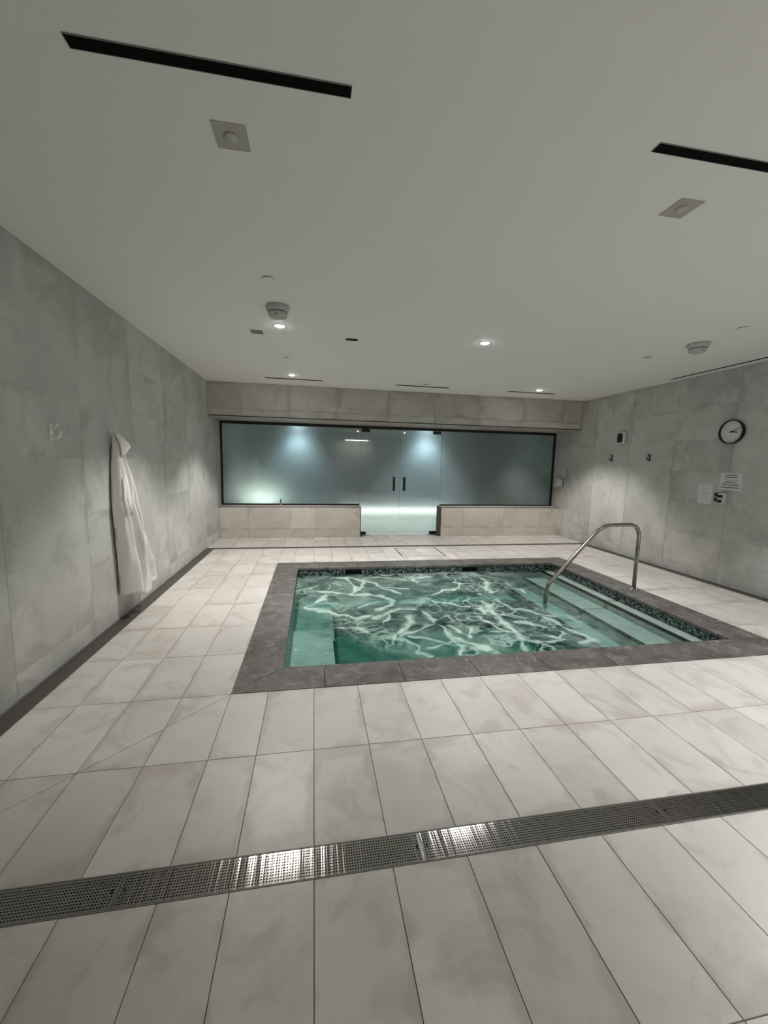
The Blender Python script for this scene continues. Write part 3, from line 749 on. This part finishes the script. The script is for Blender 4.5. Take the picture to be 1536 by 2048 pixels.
for i, (a, b, hx, cx) in enumerate(((J0+0.006, mid-0.003, 1.70, J0+0.02), (mid+0.003, J1-0.006, 1.925, J1-0.22))):
    d = thing('glass_door', 'frosted green glass door leaf with black pull handle, %s of the pair' % ('left' if i == 0 else 'right'), 'door', (a, YG, 0), 0, 'pair of steam room doors')
    if i == 1: # the leaf closes against the low wall end, so its lower part is cut back
        bm = bmesh.new(); add_box(bm, 0, DX1-0.004-a, -GT, GT, 0.015, ZW+0.004); add_box(bm, 0, b-a, -GT, GT, ZW+0.006, ZT-0.06); done(bm, 'glass_leaf', m_glass, d)
    else: box('glass_leaf', m_glass, (0, b-a, -GT, GT, 0.015, ZT-0.06), d)
    hxl = hx - a
    bm = bmesh.new(); add_tube(bm, round_path([(hxl, -GT, 0.955), (hxl, -0.06, 0.955), (hxl, -0.06, 1.235), (hxl, -GT, 1.235)], 0.03, 6), 0.017, 12)
    done(bm, 'pull_handle', m_black, d, smooth=True)
    bm = bmesh.new(); add_tube(bm, round_path([(hxl-0.0, GT, 0.955), (hxl, 0.06, 0.955), (hxl, 0.06, 1.235), (hxl, GT, 1.235)], 0.03, 6), 0.011, 12)
    done(bm, 'pull_handle', m_black, d, smooth=True)
    tx = (0.02, 0.19) if i == 0 else (b-a-0.20, b-a-0.03)
    bx = (0.0, 0.135) if i == 0 else (DX1-a-0.16, DX1-a-0.005)
    box('top_hinge', m_black, (tx[0], tx[1], -0.02, 0.02, ZT-0.125, ZT-0.06), d)
    box('bottom_hinge', m_black, (bx[0], bx[1], -0.02, 0.02, 0.004, 0.06), d)
# small upright fitting on the sill behind/at the left glass
ft = thing('sill_fitting', 'small dark upright fitting on the sill at the foot of the left glass', 'fitting', (-0.665, YG-0.10, ZW+0.006))
bm = bmesh.new(); add_lathe(bm, [(0.022, 0.0), (0.022, 0.05), (0.012, 0.065)], n=20); done(bm, 'body', m_grey, ft, smooth=False)
bm = bmesh.new(); add_lathe(bm, [(0.011, 0.065), (0.011, 0.125), (0.006, 0.13)], n=16); done(bm, 'stem', m_black, ft)

# ------------------------------------------------------------------ steam room behind the glass
SY1 = 10.9; SH = 2.52
m_sw = mat('steam_room_wall', (0.46, 0.49, 0.47), 0.5); m_sf = mat('steam_room_floor', (0.60, 0.62, 0.58), 0.3)
tag(box('floor_steam_room', m_sf, (XL-0.1, XR+0.3, YG+0.02, SY1+0.1, -0.06, 0.0)), kind='structure')
tag(box('wall_steam_back', m_sw, (XL-0.1, XR+0.3, SY1, SY1+0.1, 0, SH)), kind='structure')
tag(box('wall_steam_left', m_sw, (XL-0.1, XL, YG+0.02, SY1, 0, SH)), kind='structure')
tag(box('wall_steam_right', m_sw, (XR, XR+0.1, YG+0.02, SY1, 0, SH)), kind='structure')
tag(box('ceiling_steam_room', m_sw, (XL-0.1, XR+0.3, YG+0.03, SY1+0.1, SH, SH+0.1)), kind='structure')
bench = thing('steam_bench', 'pale tiled bench blurred behind the frosted glass', 'bench', (XL+0.001, SY1-0.602, 0))
box('seat', m_sf, (0, GX, -0.02, 0.6, 0.40, 0.45), bench); box('base', m_sw, (0, GX, 0.02, 0.6, 0, 0.40), bench)
for x, y, wt in ((-0.40, 10.62, 34), (3.05, 10.62, 46)):
    o = thing('downlight', 'blue white downlight glowing behind the frosted glass, %s one' % ('left' if x < 0 else 'right'), 'downlight', (x, y, SH), 0, 'steam room downlights')
    bm = bmesh.new(); add_lathe(bm, [(0.05, 0), (0.048, -0.006), (0.0, -0.012)], n=24); done(bm, 'lens', emit('cool_lens', (0.75, 0.9, 1.0), 25), o)
    l = lamp(x, y, SH-0.03, wt, None, 100, 0.8, (0.64, 0.83, 1.0)); l.parent = o; l.location = (0, 0, -0.03)
# added area lights without fixtures, brightening the steam room floor and left back wall
for x0, x1, wt in ((0.7, 3.6, 3.4), (-1.65, -0.95, 2.6)):
    ld = bpy.data.lights.new('added_fill_light', 'AREA'); ld.shape = 'RECTANGLE'; ld.size = x1-x0; ld.size_y = 0.12; ld.energy = wt; ld.color = (0.92, 1.0, 0.93)
    l = bpy.data.objects.new('added_fill_light', ld); C.objects.link(l); l.location = ((x0+x1)/2, SY1-0.75, 0.33) if x0 > 0 else ((x0+x1)/2, SY1-0.40, 0.50); l.rotation_euler = (math.radians(-25 if x0 > 0 else 75), 0, 0)
# corridor tubes behind the photographer
for y in (YR-0.9, YR-1.7):
    o = thing('tube_light', 'linear ceiling light in the rear corridor, the %s of two' % ('nearer' if y > YR-1 else 'farther'), 'ceiling light', (2.2, y, 2.70), 0, 'corridor lights out of view')
    box('diffuser', m_tube, (-0.6, 0.6, -0.03, 0.03, -0.03, 0.0), o); box('housing', m_white, (-0.62, 0.62, -0.04, 0.04, 0.0, H-2.70), o)

# ------------------------------------------------------------------ robe hooks
def hook(label, side, y, z, M, group):
    x = XL if side == 'L' else XR; s = 1 if side == 'L' else -1
    o = thing('robe_hook', label, 'hook', (x, y, z), 0, group)
    bm = bmesh.new(); add_box(bm, min(0, s*0.006), max(0, s*0.006), -0.016, 0.016, -0.058, 0.058); done(bm, 'backplate', M, o, bevel=0.0015)
    bm = bmesh.new(); add_tube(bm, round_path([(s*0.005, 0, -0.03), (s*0.045, 0, -0.04), (s*0.062, 0, 0.012)], 0.018, 5), 0.011, 12); done(bm, 'peg', M, o, smooth=True)
    bm = bmesh.new(); add_tube(bm, round_path([(s*0.005, 0, 0.03), (s*0.038, 0, 0.045), (s*0.046, 0, 0.068)], 0.010, 5), 0.009, 12); done(bm, 'upper_peg', M, o, smooth=True)
m_hook_gleam = mat('metal_painted_gleam', (0.92, 0.92, 0.90), 0.45, 0.0)  # pale colour stands in for bright reflections on the left hooks
m_hook_shade = mat('metal_painted_shade', (0.14, 0.14, 0.13), 0.35, 0.8)  # dark colour holds the shading of the right wall hooks
hook('metal robe hook coloured pale for its gleam, empty, on the left wall', 'L', 3.235, 1.70, m_hook_gleam, 'robe hooks on the left wall')
hook('metal robe hook coloured pale for its gleam on the left wall holding the white robe', 'L', 4.095, 1.715, m_hook_gleam, 'robe hooks on the left wall')
hook('small robe hook with shade in its colour on the right wall, the farther of two', 'R', 6.66, 1.72, m_hook_shade, 'robe hooks on the right wall')
hook('small robe hook with shade in its colour on the right wall, the nearer of two', 'R', 5.81, 1.722, m_hook_shade, 'robe hooks on the right wall')

# ------------------------------------------------------------------ bathrobe
rb = thing('bathrobe', 'white terry bathrobe hanging in long folds on the left wall', 'bathrobe', (XL, 4.08, 0.26))
def interp(tab, z):
    for (z0, v0), (z1, v1) in zip(tab, tab[1:]):
        if z >= z1: return v0 + (v1-v0)*(z0-z)/(z0-z1)
    return tab[-1][1]
# local: y from wall point 4.12, z above 0.26
yl = [(1.47, -0.005), (1.3, -0.04), (1.1, -0.07), (0.85, -0.085), (0.6, -0.07), (0.35, -0.045), (0.0, -0.035)]
yr_ = [(1.47, 0.02), (1.38, 0.07), (1.25, 0.105), (1.1, 0.13), (0.85, 0.185), (0.6, 0.265), (0.35, 0.37), (0.15, 0.455), (0.05, 0.465), (0.0, 0.43)]
dp = [(1.47, 0.02), (1.38, 0.07), (1.0, 0.115), (0.6, 0.14), (0.0, 0.16)]
def robe_body(n=120, rows=90):
    bm = bmesh.new(); rings = []
    for j in range(rows+1):
        u = j/rows; z = 1.47*(1-u)
        a, b, d = interp(yl, z), interp(yr_, z), interp(dp, z)
        ring = []
        for i in range(n):
            t_ = 2*PI*i/n; c, s = math.cos(t_), math.sin(t_)
            y = (a+b)/2 + (b-a)/2*c
            f = (y-a)/(b-a+1e-6)
            fold = abs(math.sin(f*10.5 + 0.9*math.sin(u*3.0) + 0.5*noise.noise(Vector((f*2, u*3, 1)))))**0.7
            fold2 = 0.5+0.5*math.sin(f*31+u*4+2*noise.noise(Vector((f*3, u*2.5, 4))))
            amp = 0.10*min(1, 0.35+u)
            if s >= 0:
                x = 0.02 + (d-0.02)*abs(s)**0.55 + (fold*amp + fold2*amp*0.35 - amp*0.6)*abs(s)**0.5 + 0.012*noise.noise(Vector((y*9, z*5, 0)))
            else: x = 0.02 - 0.008*abs(s)
            zz = z + (0.035*math.sin(f*9+1.0)*u**6 - 0.055*(1-f)*u**8 if u > 0.5 else 0)
            ring.append(bm.verts.new((max(x, 0.010), y, zz)))
        rings.append(ring)
    for A, B in zip(rings, rings[1:]):
        for i in range(n): bm.faces.new((A[i], A[(i+1)%n], B[(i+1)%n], B[i]))
    bm.faces.new(rings[0]); bm.faces.new(rings[-1][::-1])
    return bm
o_ = done(robe_body(), 'body', m_robe, rb, smooth=True)
# sleeve hanging down the front left, folded at the elbow
def soft_tube(path, rads, flat, n=40, seed=1.0):
    bm = bmesh.new(); rings = []
    P = round_path(path, 0.12, 10)
    for k, p in enumerate(P):
        s = k/(len(P)-1); r = interp([(1, rads[-1]), (0.5, rads[len(rads)//2]), (0, rads[0])], s) if False else rads[0]+(rads[-1]-rads[0])*s
        ring = []
        for i in range(n):
            a = 2*PI*i/n
            w_ = 1 + 0.14*math.sin(a*5+seed+s*3) + 0.10*noise.noise(Vector((math.cos(a)*2, math.sin(a)*2, s*4+seed)))
            ring.append(bm.verts.new((p.x + r*flat*math.cos(a)*w_, p.y + r*math.sin(a)*w_, p.z)))
        rings.append(ring)
    for A, B in zip(rings, rings[1:]):
        for i in range(n): bm.faces.new((A[i], A[(i+1)%n], B[(i+1)%n], B[i]))
    bm.faces.new(rings[0]); bm.faces.new(rings[-1][::-1])
    return bm
done(soft_tube([(0.06, 0.0, 1.30), (0.115, -0.01, 1.02), (0.125, 0.0, 0.74)], (0.035, 0.06), 0.5), 'sleeve', m_robe, rb, smooth=True)
done(soft_tube([(0.06, 0.07, 1.25), (0.10, 0.11, 0.85), (0.12, 0.17, 0.40)], (0.025, 0.045), 0.6, seed=3.0), 'sleeve', m_robe, rb, smooth=True)
# shawl collar: a folded triangular flap
bm = bmesh.new()
prof = [((0.035, -0.012, 1.495), (0.04, 0.012, 1.495)), ((0.06, -0.018, 1.455), (0.075, 0.05, 1.455)), ((0.075, -0.022, 1.42), (0.10, 0.095, 1.415)),
        ((0.085, -0.024, 1.38), (0.115, 0.135, 1.375)), ((0.09, -0.022, 1.34), (0.105, 0.075, 1.352)), ((0.09, -0.02, 1.28), (0.10, 0.02, 1.325))]
prev = None
for a, b in prof:
    row = [bm.verts.new(Vector(a).lerp(Vector(b), k/10) + Vector((0.02*math.sin(PI*k/10), 0, 0))) for k in range(11)]
    if prev:
        for k in range(10): bm.faces.new((prev[k], prev[k+1], row[k+1], row[k]))
    prev = row
cl = done(bm, 'collar', m_robe, rb, smooth=True)
md = cl.modifiers.new('thick', 'SOLIDIFY'); md.thickness = 0.02; md.offset = 0
md = cl.modifiers.new('sub', 'SUBSURF'); md.levels = 2; md.render_levels = 2
bm = bmesh.new(); add_tube(bm, round_path([(0.012, -0.02, 1.50), (0.050, -0.022, 1.455), (0.05, 0.0, 1.44), (0.015, 0.01, 1.50)], 0.012, 4), 0.004, 8); done(bm, 'hanging_loop', m_robe, rb, smooth=True)

# ------------------------------------------------------------------ right wall fittings
def rbox(name, M, y0, y1, z0, z1, d0, d1, parent, bevel=0.0):
    """box on the right wall in local coords: y, z as given, depth measured from the wall towards the room"""
    return box(name, M, (-d1, -d0, y0, y1, z0, z1), parent, bevel)
# wall unit with black face
o = thing('wall_sensor', 'small white wall unit with a rounded black face high on the right wall', 'sensor', (XR, 6.42, 2.075))
rbox('housing', m_white, -0.075, 0.075, -0.10, 0.10, 0, 0.075, o, 0.022)
bm = bmesh.new(); ring = []
for (cy, cz, a0) in ((0.03, 0.05, 0), (-0.025, 0.05, 90), (-0.025, -0.05, 180), (0.03, -0.05, 270)):
    for k in range(7):
        a = math.radians(a0+15*k); ring.append((cy+0.032*math.cos(a), cz+0.032*math.sin(a)))
A = [bm.verts.new((-0.074, y, z)) for y, z in ring]; B = [bm.verts.new((-0.082, y, z)) for y, z in ring]
for i in range(len(A)): bm.faces.new((A[i], A[(i+1) % len(A)], B[(i+1) % len(A)], B[i]))
bm.faces.new(B); bm.faces.new(A[::-1]); done(bm, 'black_face', m_black, o)
# clock
ck = thing('wall_clock', 'round black rimmed wall clock with white face on the right wall', 'clock', (XR, 4.505, 2.048))
Rr = 0.158
bm = bmesh.new(); add_lathe(bm, [(Rr*0.97, 0.0), (Rr, 0.02), (Rr, 0.052), (Rr-0.006, 0.056), (Rr-0.012, 0.052), (Rr-0.014, 0.026)], axis='-x', n=64, cap=False); done(bm, 'rim', m_black, ck, smooth=False)
bm = bmesh.new(); add_lathe(bm, [(Rr-0.014, 0.028), (Rr-0.014, 0.030)], axis='-x', n=64); done(bm, 'dial', m_paper, ck)
def clock_pt(ang, r, d=0.032):   # ang clockwise from 12 as the viewer sees it; viewer's right is -Y
    return (-d, -r*math.sin(ang), r*math.cos(ang))
def bar(name, ang, r0, r1, w_, d, M, parent):
    bm = bmesh.new(); n = Vector((0, -math.sin(ang), math.cos(ang))); s = Vector((0, -math.cos(ang), -math.sin(ang)))
    vv = []
    for dd in (d, d+0.0012):
        for (r, q) in ((r0, -1), (r1, -0.6), (r1, 0.6), (r0, 1)): vv.append(bm.verts.new(n*r + s*q*w_/2 + Vector((-dd, 0, 0))))
    for f in ((0,1,2,3),(7,6,5,4),(0,4,5,1),(1,5,6,2),(2,6,7,3),(3,7,4,0)): bm.faces.new([vv[i] for i in f])
    return done(bm, name, M, parent)
for k in range(12): bar('hour_mark', 2*PI*k/12, Rr*0.80, Rr*0.87, 0.004, 0.0301, m_ink2, ck)
def text_mesh(s, size):
    cu = bpy.data.curves.new('txt', 'FONT'); cu.body = s; cu.size = size; cu.align_x = 'CENTER'; cu.align_y = 'CENTER'
    ob = bpy.data.objects.new('txt', cu); C.objects.link(ob)
    dg = bpy.context.evaluated_depsgraph_get(); me = bpy.data.meshes.new_from_object(ob.evaluated_get(dg)); bpy.data.objects.remove(ob); return me
for k in range(1, 13):
    me = text_mesh(str(k), 0.030); a = 2*PI*k/12
    for v in me.vertices: v.co = Vector((0, -v.co.x, v.co.y))
    me.materials.clear(); me.materials.append(m_ink2)
    link('numeral', me, ck, Vector(clock_pt(a, Rr*0.68, 0.0308)))
bar('hour_hand', math.radians(97), -0.022, Rr*0.52, 0.015, 0.034, m_black, ck)
bar('minute_hand', math.radians(66), -0.022, Rr*0.80, 0.009, 0.037, m_black, ck)
bm = bmesh.new(); add_lathe(bm, [(0.007, 0.030), (0.007, 0.041), (0.0, 0.042)], axis='-x', n=16); done(bm, 'hub', m_black, ck)
# notices: unreadable in the photograph, printed lines only
def notice(label, y0, y1, z0, z1, lines, M, tilt=0.0):
    o = thing('wall_notice', label, 'notice', (XR, (y0+y1)/2, (z0+z1)/2), 0, 'paper notices on the right wall'); w_, h_ = (y1-y0)/2, (z1-z0)/2
    rbox('sheet', m_paper, -w_, w_, -h_, h_, 0.0005, 0.003, o)
    bm = bmesh.new()
    for (v, half, hh) in lines:
        x = -half
        while x < half-0.004:
            l_ = random.uniform(0.008, 0.026); e = min(x+l_, half)
            add_box(bm, -0.0036, -0.003, -e*w_*2 if False else -(e), -(x), h_*v-hh, h_*v+hh); x = e+0.005
    done(bm, 'printed_lines', M, o); o.rotation_euler = (tilt, 0, 0)
notice('white landscape notice with bold printed lines, under the wall clock', 4.315, 4.603, 1.285, 1.508,
       [(0.76, 0.082, 0.008), (0.50, 0.078, 0.008), (0.18, 0.085, 0.0025), (-0.08, 0.082, 0.008), (-0.38, 0.108, 0.008), (-0.70, 0.124, 0.008)], m_ink, 0.02)
notice('white portrait notice with faint print, left of the wall switches', 4.69, 4.90, 1.07, 1.345,
       [(0.75, 0.035, 0.004), (0.55, 0.06, 0.002), (0.35, 0.045, 0.002), (0.10, 0.03, 0.005), (-0.08, 0.045, 0.004), (-0.35, 0.07, 0.0015), (-0.6, 0.07, 0.0015)], m_ink2, -0.01)
# switch plates
o = thing('key_switch_plate', 'grey steel key switch plate between the portrait notice and the white switch box', 'switch', (XR, 4.616, 1.18))
rbox('plate', m_grey, -0.042, 0.042, -0.065, 0.065, 0, 0.006, o, 0.001)
rbox('upper_block', m_black, -0.026, 0.026, 0.012, 0.050, 0.006, 0.018, o, 0.002); rbox('lower_block', m_black, -0.026, 0.026, -0.052, -0.014, 0.006, 0.018, o, 0.002)
bm = bmesh.new(); add_lathe(bm, [(0.012, 0.006), (0.011, 0.016), (0, 0.017)], axis='-x', n=16); done(bm, 'key_cylinder', m_chrome, o)
o = thing('emergency_box', 'white emergency switch box with black window and round black button', 'switch', (XR, 4.525, 1.165))
rbox('housing', m_white, -0.04, 0.04, -0.075, 0.075, 0, 0.055, o, 0.004)
rbox('window', m_black, -0.030, 0.034, 0.012, 0.050, 0.0555, 0.060, o, 0.001)
bm = bmesh.new(); add_lathe(bm, [(0.022, 0.055), (0.022, 0.075), (0.018, 0.080), (0.0, 0.081)], (0, 0, -0.035), '-x', 24); done(bm, 'button', m_black, o)
# outlets
def outlet(label, side, y, z):
    s = 1 if side == 'L' else -1
    o = thing('wall_outlet', label, 'outlet', (XL if side == 'L' else XR, y, z), 0, 'white wall outlets')
    bm = bmesh.new(); add_box(bm, min(0, s*0.006), max(0, s*0.006), -0.036, 0.036, -0.058, 0.058); done(bm, 'plate', m_white, o, bevel=0.0015)
    for q in (0.02, -0.02):
        bm = bmesh.new(); add_box(bm, min(s*0.006, s*0.0085), max(s*0.006, s*0.0085), -0.016, 0.016, q-0.014, q+0.014); done(bm, 'socket', m_offwhite, o)
outlet('white wall outlet low on the left wall near the far corner', 'L', 7.22, 0.45)
outlet('white wall outlet low on the right wall near the far corner', 'R', 7.55, 0.45)
# thermostat in a clear guard at the far end of the right wall
o = thing('thermostat', 'white thermostat in a clear guard box at the right end of the glass wall', 'thermostat', (XR, 8.16, 1.195))
rbox('mount', m_black, -0.085, 0.085, -0.10, 0.10, 0, 0.012, o)
rbox('controller', m_white, -0.045, 0.045, -0.075, 0.065, 0.012, 0.055, o, 0.004)
bm = bmesh.new()
for b in ((-0.09, -0.085, -0.085, 0.085, -0.10, 0.10), (-0.085, -0.012, -0.085, -0.080, -0.10, 0.10), (-0.085, -0.012, 0.080, 0.085, -0.10, 0.10), (-0.085, -0.012, -0.080, 0.080, 0.095, 0.10), (-0.085, -0.012, -0.080, 0.080, -0.10, -0.095)): add_box(bm, *b)
done(bm, 'clear_guard', m_clear, o)
